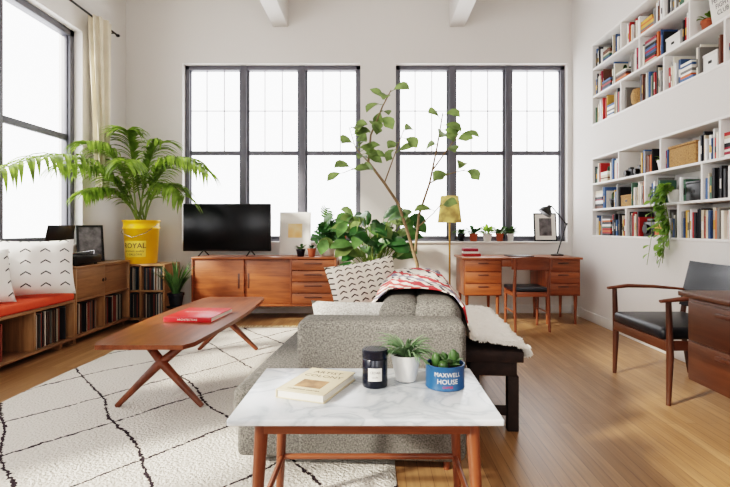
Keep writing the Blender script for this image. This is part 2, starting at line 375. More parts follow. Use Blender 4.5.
def window_back(name,x0,x1,yy,munt):
    b=B(); f=.055
    b.box(x0,x1,yy,yy+.1,WZ1-f,WZ1,FRAME,.004); b.box(x0,x1,yy,yy+.1,WZ0,WZ0+f*.8,FRAME,.004)
    b.box(x0,x0+f,yy,yy+.1,WZ0,WZ1,FRAME,.004); b.box(x1-f,x1,yy,yy+.1,WZ0,WZ1,FRAME,.004)
    w=(x1-x0)/3
    for k in (1,2): b.box(x0+w*k-.04,x0+w*k+.04,yy-.01,yy+.1,WZ0,WZ1,FRAME,.004)
    for k in range(3):
        a=x0+w*k+.04; c=x0+w*(k+1)-.04
        b.box(a,c,yy+.03,yy+.07,2.06,2.115,FRAME,.003)
        for q0,q1 in ((WZ0+.05,2.07),(2.10,WZ1-.05)):
            for xx in (a,c-.025): b.box(xx,xx+.025,yy+.03,yy+.07,q0,q1,FRAME,.003)
        b.box(a,c,yy+.03,yy+.07,WZ0+.04,WZ0+.09,FRAME,.003)
        for q in range(1,munt+1):
            xx=a+(c-a)*q/(munt+1); b.rbox(xx-.006,xx+.006,yy+.045,yy+.06,2.1,WZ1-.05,MUNT)
        if munt: b.rbox(a,c,yy+.045,yy+.06,2.64,2.652,MUNT)
        b.raw([(a,yy+.052,WZ0+.05),(c,yy+.052,WZ0+.05),(c,yy+.052,WZ1-.05),(a,yy+.052,WZ1-.05)],[(0,1,2,3)],GL)
    b.done(name)
window_back('window_1',LW[0],LW[1],YB+.09,2)
window_back('window_2',RW[0],RW[1],YB+.09,2)
def window_left(name,y0,y1,xx):
    b=B(); f=.07; Z1=WZ1+.03
    b.box(xx,xx+.1,y0,y1,Z1-f,Z1,FRAME,.004); b.box(xx,xx+.1,y0,y1,WZ0,WZ0+f*.8,FRAME,.004)
    b.box(xx,xx+.1,y0,y0+f,WZ0,Z1,FRAME,.004); b.box(xx,xx+.1,y1-f,y1,WZ0,Z1,FRAME,.004)
    w=(y1-y0)/3
    for k in (1,2): b.box(xx,xx+.11,y0+w*k-.05,y0+w*k+.05,WZ0,Z1,FRAME,.004)
    for k in range(3):
        a=y0+w*k+.05; c=y0+w*(k+1)-.05
        b.box(xx+.03,xx+.07,a,c,2.05,2.115,FRAME,.003); b.box(xx+.03,xx+.07,a,c,WZ0+.04,WZ0+.1,FRAME,.003)
        for yy in (a,c-.035): b.box(xx+.03,xx+.07,yy,yy+.035,WZ0+.05,Z1-.05,FRAME,.003)
        b.raw([(xx+.05,a,WZ0+.05),(xx+.05,c,WZ0+.05),(xx+.05,c,Z1-.05),(xx+.05,a,Z1-.05)],[(0,1,2,3)],GL)
    b.done(name)
window_left('window_3',LO[1][0],LO[1][1],XL-.19)
window_left('window_fill',LO[0][0],LO[0][1],XL-.19)  # out of view beside the camera, added to let in fill light
for i,(a,c) in enumerate((LW,RW)):
    b=B(); b.box(a+.002,c-.002,YB-.03,YB+.09,WZ0-.001,WZ0+.022,WHITE,.004); b.done('trim_%d'%(i+1))
b=B(); b.box(XL-.09,XL+.03,LO[1][0]+.002,LO[1][1]-.002,WZ0-.001,WZ0+.022,WHITE,.004); b.done('trim_3')

# ------------------------------------------------------------ built-in shelves
def shelf(name,z0,z1,mids,divs):
    b=B(); t=.022
    b.box(XR-.004,XR+.28,NY0,NY1,z0,z0+t,WHITE,.003); b.box(XR-.004,XR+.28,NY0,NY1,z1-t,z1,WHITE,.003)
    b.box(XR-.004,XR+.28,NY1-t,NY1,z0+t,z1-t,WHITE,.003); b.box(XR-.004,XR+.28,NY0,NY0+t,z0+t,z1-t,WHITE,.003)
    for m in mids: b.box(XR-.002,XR+.28,NY0+t,NY1-t,m-t/2,m+t/2,WHITE,.003)
    lv=[z0+t]+[x for x in mids]+[z1-t]
    for i,ds in enumerate(divs):
        for d in ds: b.box(XR-.002,XR+.28,d-t/2,d+t/2,lv[i]+(t/2 if i else 0),lv[i+1]-(t/2 if i<len(mids) else 0),WHITE,.003)
    b.box(XR+.28,XR+.298,NY0,NY1,z0,z1,WHITE)
    b.done(name)
D1=[[5.05,4.3,3.55,2.6],[4.7,3.95,3.1],[5.05,4.3,3.4]]
D2=[[4.95,4.1,3.3,2.5],[4.6,3.8,3.0],[5.1,4.35,3.6]]
shelf('built_in_bookshelf',2.29,3.25,[2.63,2.95],D1)
shelf('built_in_bookshelf.001',.995,1.92,[1.31,1.61],D2)
def fill(b,ya,yb,z,hmax,skip=()):
    y=yb-.005
    while y>ya+.03:
        if any(s0<y<s1 for s0,s1 in skip): y-=.03; continue
        r=random.random()
        if r<.06:
            y-=random.uniform(.04,.09); continue
        if r<.32 and y-ya>.3 and not any(s0<y-.2<s1 for s0,s1 in skip):
            zz=z; w=random.uniform(.16,.23)
            for k in range(random.randint(5,9)):
                h=random.uniform(.014,.032)
                if zz+h>z+hmax-.02: break
                ww=w*random.uniform(.85,1)
                b.rbox(XR+.02,XR+.18,y-ww,y,zz,zz+h,random.choice(BOOKM)); zz+=h+.0005
            y-=w+.008; continue
        n=random.randint(5,14); 
        base=random.choice(BOOKM)
        for k in range(n):
            t=random.uniform(.009,.030); h=random.uniform(.62,.95)*(hmax-.02)
            if y-t<ya+.01: return
            mm=base if random.random()<.25 else random.choice(BOOKM)
            dx=random.uniform(.01,.04)
            if any(s0<y-t<s1 for s0,s1 in skip): break
            b.rbox(XR+dx,XR+dx+.15,y-t+.001,y,z,z+h,mm)
            if random.random()<.35: b.rbox(XR+dx-.001,XR+dx,y-t+.004,y-.003,z+h*.3,z+h*.6,random.choice((LABEL,INK,BOOKM[5])))
            y-=t
b=B()
POTS=[(2.6415,4.55,TERRA),(2.9615,5.4,TERRA),(2.3125,5.3,CERAM),(2.6415,3.85,TERRA),(1.6215,5.45,TERRA),(1.0175,5.42,CERAM),(2.9615,4.62,TERRA),(2.3125,4.0,TERRA),(1.3215,5.35,BLKC),(1.6215,4.45,CERAM),(2.6415,5.1,CERAM),(2.9615,3.95,TERRA)]
BOXES=[(2.6415,4.22,.1,.13,WHITE),(1.3215,5.0,.11,.12,WICK),(1.3215,3.95,.09,.16,BLACK),(2.3125,3.75,.08,.14,WHITE)]
SK=[(z,y-.085,y+.085) for z,y,_ in POTS]+[(z,y-hw-.01,y+hw+.01) for z,y,hw,_,_2 in BOXES]+[(1.3215,4.12,4.38),(1.6215,4.72,5.08),(1.0175,4.50,4.72),(2.6415,3.48,3.76),(2.3125,4.74,4.98),(1.6215,3.91,4.29),(2.9615,5.01,5.14)]
def bays(ds): 
    e=[NY1-.022]+ds+[NY0+.022]; return [(e[i+1]+.012,e[i]-.012) for i in range(len(e)-1)]
for (z,h),ds in list(zip(((2.3125,.305),(2.6415,.295),(2.9615,.26)),D1))+list(zip(((1.0175,.28),(1.3215,.275),(1.6215,.27)),D2)):
    for a,c in bays(ds): fill(b,a,c,z,h,[(s[1],s[2]) for s in SK if abs(s[0]-z)<.03])
b.done('shelf_books',angle=30)
def pot(b,c,r,h,m,soil=True,taper=.75):
    b.lathe([(r*taper*.9,0),(r*taper,.004),(r*.97,h*.8),(r*1.06,h*.81),(r*1.06,h),(r*.92,h),(r*.88,h*.86),(0,h*.86)],c,m,24)
    if soil: b.lathe([(r*.88,h*.87),(0,h*.885)],c,SOIL,20)
def rnd(a=1): return random.uniform(-a,a)
def bush(b,c,n,L,W,m,spread=1,stem=.1,prof=(.15,.6,.95,1,.6,0),up=.6,droop=.7,clamp=None):
    for i in range(n):
        an=random.random()*6.283; el=random.uniform(up*.4,1.3)
        d=V((math.cos(an)*spread,math.sin(an)*spread,el)).normalized()
        s=V(c)+d*stem*random.uniform(.2,1)
        if stem>.04: b.tube([V(c),(V(c)+s)/2+V((0,0,.01)),s],.0035 if stem>.15 else .002,STEM,5)
        b.leaf(s,d,V((0,0,1)) if abs(d.z)<.95 else V((1,0,0)),L*random.uniform(.7,1.1),W*random.uniform(.8,1.1),m,prof,droop,clamp=clamp)
BLADE=(.7,1,.85,.55,0)
for i,(z,y,pm) in enumerate(POTS):
    b=B(); pot(b,(XR+.09,y,z),.055,.10,pm)
    clp=lambda v: V((min(v.x,XR+.26),v.y,v.z))
    if i%2: bush(b,(XR+.09,y,z+.09),16,.075,.036,L_MID if i%3 else L_YG,stem=.045,droop=.9,clamp=clp)
    else:
        for (dx,dy,hh_,r_) in ((-.015,.01,.09,.02),(.02,-.02,.06,.016),(.0,.03,.05,.015)):
            b.lathe([(r_*.8,0),(r_,hh_*.3),(r_*.95,hh_*.7),(r_*.6,hh_*.93),(0,hh_)],(XR+.09+dx,y+dy,z+.085),L_DARK,12)
    b.done('potted_succulent' if i==0 else 'potted_succulent.%03d'%i)
for i,(z,y,hw,h,m) in enumerate(BOXES):
    b=B(); b.box(XR+.03,XR+.2,y-hw,y+hw,z,z+h-.02,m,.004); b.box(XR+.027,XR+.203,y-hw-.003,y+hw+.003,z+h-.02,z+h,m,.003); b.box(XR+.0275,XR+.03,y-.02,y+.02,z+h*.4,z+h*.55,DARKM); b.done('storage_box.%03d'%(i+1))
# trailing pothos
b=B(); c=(XR+.08,4.25,1.3215); pot(b,c,.075,.11,CERAM)
for k in range(13):
    y=4.25+rnd(.12); L=random.uniform(.2,.66); pts=[V((XR+.08,4.25,1.42)),V((XR-.03,y,1.47)),V((XR-.06-random.random()*.04,y+rnd(.04),1.34)),V((XR-.05,y+rnd(.07),1.34-L*.5)),V((XR-.04-random.random()*.04,y+rnd(.1),1.36-L))]
    b.tube(pts,.0025,STEM,5)
    for j in range(1,5):
        for q in range(3):
            p=pts[j-1].lerp(pts[j],q/3+rnd(.1)); b.leaf(p,V((-.6-random.random(),rnd(1.4),-.5+rnd(.6))),V((-1,rnd(.3),.6)),.075,.05,L_YG,droop=.6)
b.done('trailing_pothos_plant')
b=B()
for y in (4.98,4.80):
    b.box(XR+.04,XR+.10,y-.07,y+.07,1.6215,1.70,BLACK,.008); b.box(XR+.05,XR+.09,y-.02,y+.02,1.70,1.72,BLACK,.004)
    b.tube([(XR+.04,y,1.66),(XR+.005,y,1.66)],[.028,.025],DARKM,16)
b.done('vintage_camera')
b=B(); y=4.61
b.box(XR+.04,XR+.14,y-.1,y+.1,1.0175,1.16,BLACK,.01); b.tube([(XR+.04,y+.03,1.09),(XR+.02,y+.03,1.09)],.045,DARKM,18); b.box(XR+.05,XR+.12,y-.05,y+.05,1.16,1.19,BLACK,.006)
b.done('radio')
b=B()
b.lathe([(.07,0),(.1,.05),(.105,.12),(.09,.17),(.085,.17),(.09,.12),(0,.02)],(XR+.12,4.86,2.3125),WICK,24); b.done('wicker_basket')
b=B(); b.box(XR+.03,XR+.2,3.92,4.28,1.6215,1.79,WICK,.012); b.box(XR+.025,XR+.205,3.915,4.285,1.79,1.81,WICK,.006); b.done('storage_box')
b=B(); b.lathe([(.03,0),(.045,.03),(.05,.08),(.03,.13),(.014,.16),(.014,.2),(.018,.205),(0,.205)],(XR+.1,5.08,2.9615),BLKC,22); b.done('ceramic_vase')
b=B(); MM=T(XR+.05,3.62,2.6415)@R(-8,'Y'); b.box(0,.012,-.13,.13,0,.26,LABEL,.002,M=MM)
TM=MM@Matrix(((0,0,-1,-.002),(-1,0,0,0),(0,1,0,.13),(0,0,0,1)))
b.text("FEMINIST\nFIGHT\nCLUB",.05,INK,TM)
b.done('art_card')

# ------------------------------------------------------------ rug
b=B(); rx0,rx1,ry0,ry1=-2.34,.1,1.2,5.35; nx,ny=60,100; vs=[];fs=[]
for j in range(ny+1):
    for i_ in range(nx+1):
        x=rx0+(rx1-rx0)*i_/nx; y=ry0+(ry1-ry0)*j/ny
        e=min(i_,nx-i_,j,ny-j); wob=.02*noise.noise(V((x*2,y*2,0)))
        z=.003 if e==0 else .014+.003*noise.noise(V((x*9,y*9,1)))
        vs.append((x+(wob if i_ in(0,nx) else 0),y+(wob if j in (0,ny) else 0),z))
for j in range(ny):
    for i_ in range(nx):
        a=j*(nx+1)+i_; fs.append((a,a+1,a+nx+2,a+nx+1))
b.raw(vs,fs,RUG)
for k in range(110):
    x=rx0+(rx1-rx0)*(k+.5)/110; b.leaf((x,ry1-.01,.012),(rnd(.3),1,0),(0,0,1),.11,.014,CREAM,(1,.9,.7,.5),.05)
b.done('area_rug',angle=60)
RZ=.017
# ------------------------------------------------------------ marble side table
b=B(); zt=.525
b.box(-.447,.39,1.462,2.0,zt-.022,zt,MARB,.006,3)
b.box(-.37,.32,1.52,1.93,zt-.07,zt-.0225,WALX,.004)
for sx in (-1,1):
    for yy,dy in ((1.54,-.03),(1.9,.03)):
        x=-.025+sx*.332; b.tube([(x,yy,zt-.025),(x+sx*.022,yy+dy,RZ)],[.022,.014],WALZ,14)
for yy in (1.52,1.92): b.tube([(-.36,yy,.2),(.31,yy,.2)],.011,WALX,10)
for xx in (-.365,.315): b.tube([(xx,1.525,.2),(xx,1.915,.2)],.011,WALY,10)
b.done('marble_side_table')
b=B(); M=T(-.205,1.745,zt)@R(-20,'Z')
b.box(-.09,.09,-.135,.135,.0005,.004,CREAM,.001,M=M); b.box(-.086,.085,-.131,.131,.004,.026,PAGES,M=M); b.box(-.09,.09,-.135,.135,.026,.03,CREAM,.001,M=M); b.box(-.092,-.087,-.135,.135,.0005,.03,CREAM,.001,M=M)
b.box(-.05,.05,-.085,-.005,.0302,.0306,COVER,M=M)
for t_,yy,sz in (("ARTIST",.088,.036),("COLONY",.045,.036),("collected stories",-.108,.018)):
    b.text(t_,sz,INK,M@T(0,yy,.0305))
b.done('paperback_book')
b=B(); c=(0,1.78,zt)
b.lathe([(.044,0.0005),(.046,.004),(.046,.1),(.044,.103),(.0,.103)],c,BLKC,36); b.lathe([(.047,.104),(.047,.132),(.044,.135),(0,.135)],c,BLKC,36)
Rr=.0467
pts=[];fs=[]
for k in range(13):
    an=-math.pi/2-.55+1.1*k/12; pts+=[(c[0]+Rr*math.cos(an),c[1]+Rr*math.sin(an),zt+.028),(c[0]+Rr*math.cos(an),c[1]+Rr*math.sin(an),zt+.074)]
    if k: fs.append((2*k-2,2*k,2*k+1,2*k-1))
b.raw(pts,fs,LABEL)
def cylwrap(c,r): 
    return lambda v: V((c[0]+r*math.sin(v.x/r),c[1]-r*math.cos(v.x/r),c[2]+v.y))
b.text("CEDAR",.012,INK,None,wrap=cylwrap((0,1.78,zt+.058),.0472)); b.text("candle",.009,INK,None,wrap=cylwrap((0,1.78,zt+.042),.0472))
b.done('scented_candle')
b=B(); c=(.117,1.84,zt)
b.lathe([(.034,0.0005),(.038,.003),(.056,.085),(.058,.1),(.053,.1),(.05,.088),(0,.085)],c,CERAM,36); b.lathe([(.05,.0885),(0,.09)],c,SOIL,24)
for k in range(70):
    an=random.random()*6.283; el=random.uniform(.25,2.6); d=V((math.cos(an),math.sin(an),el))
    b.leaf((c[0]+.01*math.cos(an),c[1]+.01*math.sin(an),zt+.088),d,V((-math.cos(an)*el,-math.sin(an)*el,1)),random.uniform(.11,.16),.015,L_AIR,(1,.95,.8,.55,.3,0),1.7,.35)
b.done('potted_air_plant')
b=B(); c=(.255,1.775,zt); r=.071
b.lathe([(r*.97,0.0005),(r,.003),(r,.006),(r*.985,.008),(r*.985,.078),(r,.08),(r,.085),(r*.96,.085),(r*.95,.07),(0,.068)],c,BLUEC,44)
b.lathe([(r*.94,.072),(0,.075)],c,SOIL,24)
b.text("MAXWELL",.021,LABEL,None,wrap=cylwrap((c[0],c[1],zt+.058),r*.993)); b.text("HOUSE",.024,LABEL,None,wrap=cylwrap((c[0],c[1],zt+.034),r*.993))
b.text("COFFEE",.011,REDP,None,wrap=cylwrap((c[0],c[1],zt+.015),r*.993))
for (dx,dy,h,rr_) in ((-.03,.01,.05,.018),(.03,.0,.065,.015),(.0,.03,.045,.017),(.045,.02,.05,.012),(-.01,-.03,.03,.018)):
    b.lathe([(rr_*.8,0),(rr_,h*.3),(rr_*.95,h*.7),(rr_*.6,h*.93),(0,h)],(c[0]+dx,c[1]+dy,zt+.07),L_MID,12)
bush(b,(c[0]+.01,c[1],zt+.075),16,.05,.018,L_AIR,stem=.02,droop=.2)
b.done('cactus_in_coffee_tin')

# ------------------------------------------------------------ sofa
SM=T(.40,2.12,0)@R(-4,'Z')
sofa=bpy.data.objects.new('sofa',None); bpy.context.scene.collection.objects.link(sofa); sofa.matrix_world=SM
def kid(b,name,M=None):
    o=b.done(name,Matrix.Identity(4) if M is None else M); o.parent=sofa; o.matrix_parent_inverse=Matrix.Identity(4); return o
b=B(); b.box(-1.03,-.01,.01,2.24,.065,.225,SOFA,.025,3); kid(b,'base')
b=B(); b.box(-.755,0,0,.2,.07,.685,SOFA,.035,4); kid(b,'arm_near')
b=B(); b.box(-.73,0,2.05,2.25,.07,.69,SOFA,.035,4); kid(b,'arm_far')
b=B(); b.box(-.24,.005,.19,2.06,.08,.75,SOFA,.08,6); kid(b,'back')
b=B(); b.box(-1.05,-.22,.205,1.12,.226,.385,SOFA,.04,4); b.box(-1.05,-.76,.0,.26,.226,.383,SOFA,.04,4); kid(b,'seat_cushion_1')
b=B(); b.box(-1.05,-.22,1.13,2.045,.226,.385,SOFA,.04,4); b.box(-1.05,-.735,2.0,2.25,.226,.383,SOFA,.04,4); kid(b,'seat_cushion_2')
b=B()
for y in (.21,1.135):
    b.box(-.40,-.18,y,y+.915,.386,.745,SOFA,.075,6)
kid(b,'back_cushions')
b=B()
for x in (-.95,-.08):
    for y in (.1,2.15): b.tube([(x,y,.07),(x,y,RZ if x<-.5 else .0)],[.02,.014],WALZ,10)
kid(b,'legs')
def on(M): return SM@M
b=B(); b.cushion(.54,.48,.17,PILZ); b.done('patterned_throw_pillow',on(T(-.57,1.46,.63)@R(16,'Z')@R(70,'X')@R(10,'Z')))
b=B(); b.cushion(.52,.36,.15,SOFAL); b.done('lumbar_pillow',on(T(-.49,.36,.56)@R(4,'Z')@R(105,'X')))
# throw blanket
b=B(); vs=[];fs=[]; prof=[(-.47,.47),(-.455,.60),(-.425,.70),(-.36,.752),(-.28,.765),(-.19,.77),(-.10,.768),(-.03,.752),(.014,.70),(.026,.60),(.032,.56)]
n=44
for j,(x,z) in enumerate(prof):
    for i_ in range(n+1):
        y=.36+1.3*i_/n+.10*math.sin(j*.45)-.04; w=.012*math.sin(i_*.8+j*.4)+.014*noise.noise(V((i_*.4,j*.5,0)))
        vs.append((x+(abs(w) if j>7 else -abs(w) if j<3 else 0),y,z+ (abs(w) if 2<j<8 else 0)+.006))
for j in range(len(prof)-1):
    for i_ in range(n):
        a=j*(n+1)+i_; fs.append((a,a+1,a+n+2,a+n+1))
b.raw(vs,fs,STRIPE)
tb=b.done('striped_throw_blanket',SM,angle=80)
uv=tb.data.uv_layers.new(name='UVMap')
for lp in tb.data.loops:
    vi=lp.vertex_index; a=(vi%(n+1))/n; c_=(vi//(n+1))/len(prof); uv.data[lp.index].uv=(a*.7+c_*1.1,c_)
so=tb.modifiers.new('thick','SOLIDIFY'); so.thickness=.006; so.offset=1

# bench behind sofa + sheepskin
b=B(); b.box(.05,.36,.5,1.85,.38,.44,DWY,.006); b.box(.08,.33,.53,1.82,.30,.38,DWY,.004)
for x in (.1,.31):
    for y in (.56,1.79): b.box(x-.03,x+.03,y-.03,y+.03,0,.30,DWY,.004)
b.box(.09,.32,.55,.57,.08,.13,DWY,.003)
b.done('wooden_bench',SM)
b=B(); nx,ny=60,150; vs=[];fs=[]
# cross-section (x,z) path: from up against the sofa back, over the bench top, down its outer edge
path=[(.045,.66),(.055,.58),(.085,.515),(.15,.49),(.25,.485),(.34,.48),(.385,.455),(.395,.40),(.40,.33)]
def pt(u):
    f=u*(len(path)-1); i=min(int(f),len(path)-2); f-=i
    return (path[i][0]*(1-f)+path[i+1][0]*f, path[i][1]*(1-f)+path[i+1][1]*f)
def sk(u,v):
    e=1-.30*abs(2*v-1)**3-.05*math.sin(v*17); uu=.45+(u-.45)*e
    x,z=pt(max(0,min(1,uu))); y=.56+v*1.18+.03*math.sin(u*7)
    k=.022*abs(noise.noise(V((u*9,v*26,0))))+.012*noise.noise(V((u*22,v*70,4)))
    dz=1 if .12<uu<.75 else .35
    return V((x+(k if uu>.6 else 0)+(k*.6 if uu<.2 else 0),y,z+k*dz))
for j in range(ny+1):
    for i_ in range(nx+1): vs.append(sk(i_/nx,j/ny))
for j in range(ny):
    for i_ in range(nx): a=j*(nx+1)+i_; fs.append((a,a+1,a+nx+2,a+nx+1))
b.raw(vs,fs,FURB)
for k in range(1500):
    s_=random.random(); p=sk(random.random(),0 if s_<.3 else 1) if s_<.45 else sk(.999,random.random())
    b.leaf(p,V((rnd(.8)+(0 if s_<.45 else .5),(-1 if s_<.3 else 1 if s_<.45 else rnd(.6)),-.3)),(0,0,1),.04,.016,FURB,(1,.8,.0),.8)
b.done('sheepskin_throw',SM,angle=80)

# ------------------------------------------------------------ coffee table
b=B(); zt2=.45; nn=24; vs=[];fs=[]; ya,yb=2.7,4.6; xc=-1.31
out=[]
for k in range(nn+1):
    t=k/nn; y=ya+(yb-ya)*t; hw=.275+.045*math.sin(math.pi*t); 
    if k in(0,nn): hw-=.03
    out.append((y,hw))
for z in (zt2-.026,zt2):
    for y,hw in out: vs+= [(xc-hw,y,z),(xc+hw,y,z)]
o=2*(nn+1)
for k in range(nn):
    a=2*k; fs+=[(a,a+2,a+3,a+1),(o+a,o+a+1,o+a+3,o+a+2),(a,o+a,o+a+2,a+2),(a+1,a+3,o+a+3,o+a+1)]
fs+=[(0,1,o+1,o),(2*nn,o+2*nn,o+2*nn+1,2*nn+1)]
b.raw(vs,fs,WALY)
for yy,s_ in ((2.98,-1),(4.32,1)):
    for sx in (-1,1):
        b.tube([(xc-sx*.17,yy-s_*.10,zt2-.03),(xc+sx*.02,yy,.26),(xc+sx*.26,yy+s_*.02,RZ)],[.022,.028,.016],WALZ,12,flat=1)
    b.box(xc-.2,xc+.2,yy-s_*.1-.02,yy-s_*.1+.02,zt2-.06,zt2-.0265,WALX,.004)
b.box(xc-.02,xc+.02,3.06,4.24,zt2-.07,zt2-.0265,WALY,.004)
b.done('coffee_table')
b=B(); M=T(-1.28,3.56,zt2)@R(-4,'Z')
b.box(-.17,.17,-.2,.2,.0005,.004,REDP,.001,M=M); b.box(-.166,.166,-.196,.196,.004,.03,PAGES,M=M); b.box(-.17,.17,-.2,.2,.03,.034,REDP,.001,M=M); b.box(-.17,.17,-.205,-.2,.0005,.034,REDP,.001,M=M)
b.text("MODERN DESIGN",.03,LABEL,M@T(0,.02,.0345)); b.text("ARCHITECTURE",.02,LABEL,M@Matrix(((1,0,0,0),(0,0,-1,-.2055),(0,1,0,.017),(0,0,0,1))))
b.done('red_hardcover_book')

# ------------------------------------------------------------ left storage
def records(b,along,a0,a1,f,depth,z,h,sgn=1):
    y=a0
    while y<a1-.01:
        if random.random()<.05: y+=random.uniform(.02,.06); continue
        t=random.uniform(.004,.011); d=random.uniform(.01,.03); hh=h*random.uniform(.93,1)
        m=random.choice(RECM)
        if along=='Y': b.rbox(f-depth,f-d,y,y+t*.9,z,z+hh,m)
        else: b.rbox(y,y+t*.9,f+d,f+depth,z,z+hh,m)
        y+=t
b=B(); fx=-2.8; bx=XL+.03; t=.022
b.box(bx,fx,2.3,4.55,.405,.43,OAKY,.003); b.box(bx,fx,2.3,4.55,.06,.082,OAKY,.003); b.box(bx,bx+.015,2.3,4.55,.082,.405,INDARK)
for y in (2.3,3.0,3.42,4.0,4.528): b.box(bx+.015,fx,y,y+t,.0821,.4049,OAKZ,.002)
for y in (2.4,3.4,4.4): b.box(bx+.06,fx-.05,y,y+.04,0,.06,OAKZ)
b.done('record_storage_bench')
b=B()
records(b,'Y',3.04,3.36,fx-.03,.31,.0825,.30); records(b,'Y',3.46,3.72,fx-.03,.31,.0825,.30); records(b,'Y',4.05,4.5,fx-.03,.31,.0825,.3); records(b,'Y',2.34,2.9,fx-.03,.31,.0825,.3)
records(b,'Y',4.61,4.98,fx-.03,.31,.0825,.29); records(b,'Y',5.12,5.5,fx-.03,.31,.0825,.29)
records(b,'X',-2.97,-2.72,5.62,.32,.0625,.285); records(b,'X',-2.68,-2.46,5.62,.32,.0625,.285)
records(b,'X',-2.97,-2.72,5.62,.32,.3825,.265); records(b,'X',-2.68,-2.46,5.62,.32,.3825,.265)
b.done('vinyl_records',angle=30)
b=B()
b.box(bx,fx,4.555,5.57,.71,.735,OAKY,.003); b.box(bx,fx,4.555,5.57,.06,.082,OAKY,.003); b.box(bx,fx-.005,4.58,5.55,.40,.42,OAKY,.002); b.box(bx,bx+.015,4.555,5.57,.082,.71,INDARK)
for y in (4.555,5.548): b.box(bx+.015,fx,y,y+t,.0821,.7099,OAKZ,.002)
b.box(bx+.015,fx-.005,5.04,5.06,.0821,.3999,OAKZ)
b.box(fx-.03,fx-.008,4.58,5.07,.421,.709,OAKY,.002); b.box(fx-.045,fx-.025,5.06,5.545,.421,.709,OAKY,.002)
for y in (5.03,5.1): b.lathe([(.0,0),(.018,0),(.018,.003),(0,.003)],(0,0,0),DARKM,16,M=T(fx-.008 if y<5.05 else fx-.025,y,.565)@R(90,'Y'))
for y in (4.6,5.5): b.box(bx+.06,fx-.05,y,y+.04,0,.06,OAKZ)
b.done('record_cabinet')
b=B(); x0,x1=-3.0,-2.42; y0,y1=5.6,6.05
for z in (.04,.36,.66): b.box(x0,x1,y0,y1,z,z+.022,OAKX,.003)
for x in (x0,-2.712,x1-.022): b.box(x,x+.022,y0,y1,0.0,.66,OAKZ,.002)
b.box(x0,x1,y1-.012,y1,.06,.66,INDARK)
b.done('record_shelf')
b=B(); b.box(XL+.04,-2.79,2.35,4.53,.431,.505,ORANGE,.025,4); b.done('bench_cushion')
b=B(); b.cushion(.60,.5,.18,PILD); b.done('white_throw_pillow',T(-2.96,4.24,.755)@R(38,'Z')@R(76,'X'))
b=B(); b.cushion(.5,.44,.16,PILD); b.done('white_throw_pillow.001',T(-3.05,3.72,.72)@R(62,'Z')@R(74,'X'))
# turntable
b=B(); b.box(-3.17,-2.83,4.62,5.04,.75,.83,DARKM,.006); b.box(-3.16,-2.84,4.63,5.03,.83,.835,BLACK,.001)
b.lathe([(.145,0),(.145,.012),(0,.012)],(-3.01,4.82,.835),BLACK,32); b.lathe([(.05,0),(.05,.002),(0,.002)],(-3.01,4.82,.847),TERRA,24)
for x in (-3.13,-2.87):
    for y in (4.66,5.0): b.lathe([(.015,0),(.015,.016),(0,.016)],(x,y,.735),BLACK,12)
b.tube([(-2.88,4.99,.835),(-2.88,4.99,.87),(-2.88,4.8,.865),(-2.93,4.74,.855)],.005,CHROME,8)
b.box(0,.01,4.62,5.04,0,.30,BLACK,.003,M=T(-3.17,0,.835)@R(12,'Y'))
b.done('turntable')
b=B(); M=T(-3.06,5.25,.738)@R(42,'Z')@R(-12,'X')
b.box(-.13,.13,-.01,.01,0,.40,BLACK,.003,M=M); b.box(-.105,.105,-.0125,-.009,.025,.375,PHOTO,M=M); b.box(-.03,.03,.01,.015,0,.3,BLACK,.002,M=M)
b.done('picture_frame')

b=B(); b.tube([(XL+.12,2.0,3.42),(XL+.12,5.85,3.42)],.012,DARKM,10)
for y in (2.1,5.8): b.tube([(XL+.001,y,3.42),(XL+.12,y,3.42)],.008,DARKM,8)
b.lathe([(0,-.02),(.02,-.012),(.025,0),(.02,.012),(0,.02)],(XL+.12,5.87,3.42),DARKM,12)
b.done('curtain_rod')
def curtain(name,yc,w0):
    b=B(); nz_,na=26,48; vs=[];fs=[]
    for j in range(nz_+1):
        t=j/nz_; z=3.44-t*2.0; 
        w=w0*(1-.5*t) if t<.85 else w0*(.55-.3*math.sin((t-.85)/.15*math.pi))
        if t>.95: w=w0*.45
        for k in range(na):
            an=2*math.pi*k/na; rr=1+.22*math.sin(9*an+t*2)+.1*math.sin(5*an+1)
            vs.append((XL+.12+.075*rr*math.sin(an)*(1-.2*t),yc+w*rr*math.cos(an)+.04*t,z))
    for j in range(nz_):
        for k in range(na): fs.append((j*na+k,j*na+(k+1)%na,(j+1)*na+(k+1)%na,(j+1)*na+k))
    b.raw(vs,fs,LINEN); b.done(name,angle=80)
curtain('window_curtain',5.50,.15)

# yellow bucket palm
b=B(); c=(-2.79,5.82,.6825)
b.lathe([(.17,0.0),(.175,.005),(.195,.40),(.205,.405),(.205,.425),(.197,.43),(.2,.49),(.21,.495),(.21,.51),(.19,.51),(.185,.46),(0,.455)],c,YEL,40)
b.lathe([(.184,.462),(0,.47)],c,SOIL,24)
b.tube([(c[0]-.2,c[1]-.02,c[2]+.46),(c[0]-.14,c[1]-.2,c[2]+.36),(c[0],c[1]-.225,c[2]+.31),(c[0]+.14,c[1]-.2,c[2]+.36),(c[0]+.2,c[1]-.02,c[2]+.46)],.004,CHROME,6)
pts=[];fs=[]
for k in range(17):
    an=-math.pi/2-.7+1.4*k/16
    for z,r in ((.08,.1805),(.27,.191)): pts.append((c[0]+r*math.cos(an),c[1]+r*math.sin(an),c[2]+z))
    if k: fs.append((2*k-2,2*k,2*k+1,2*k-1))
LBL=plain('bucket_label',(232,196,70),.5,var=.04)
b.raw(pts,fs,LBL)
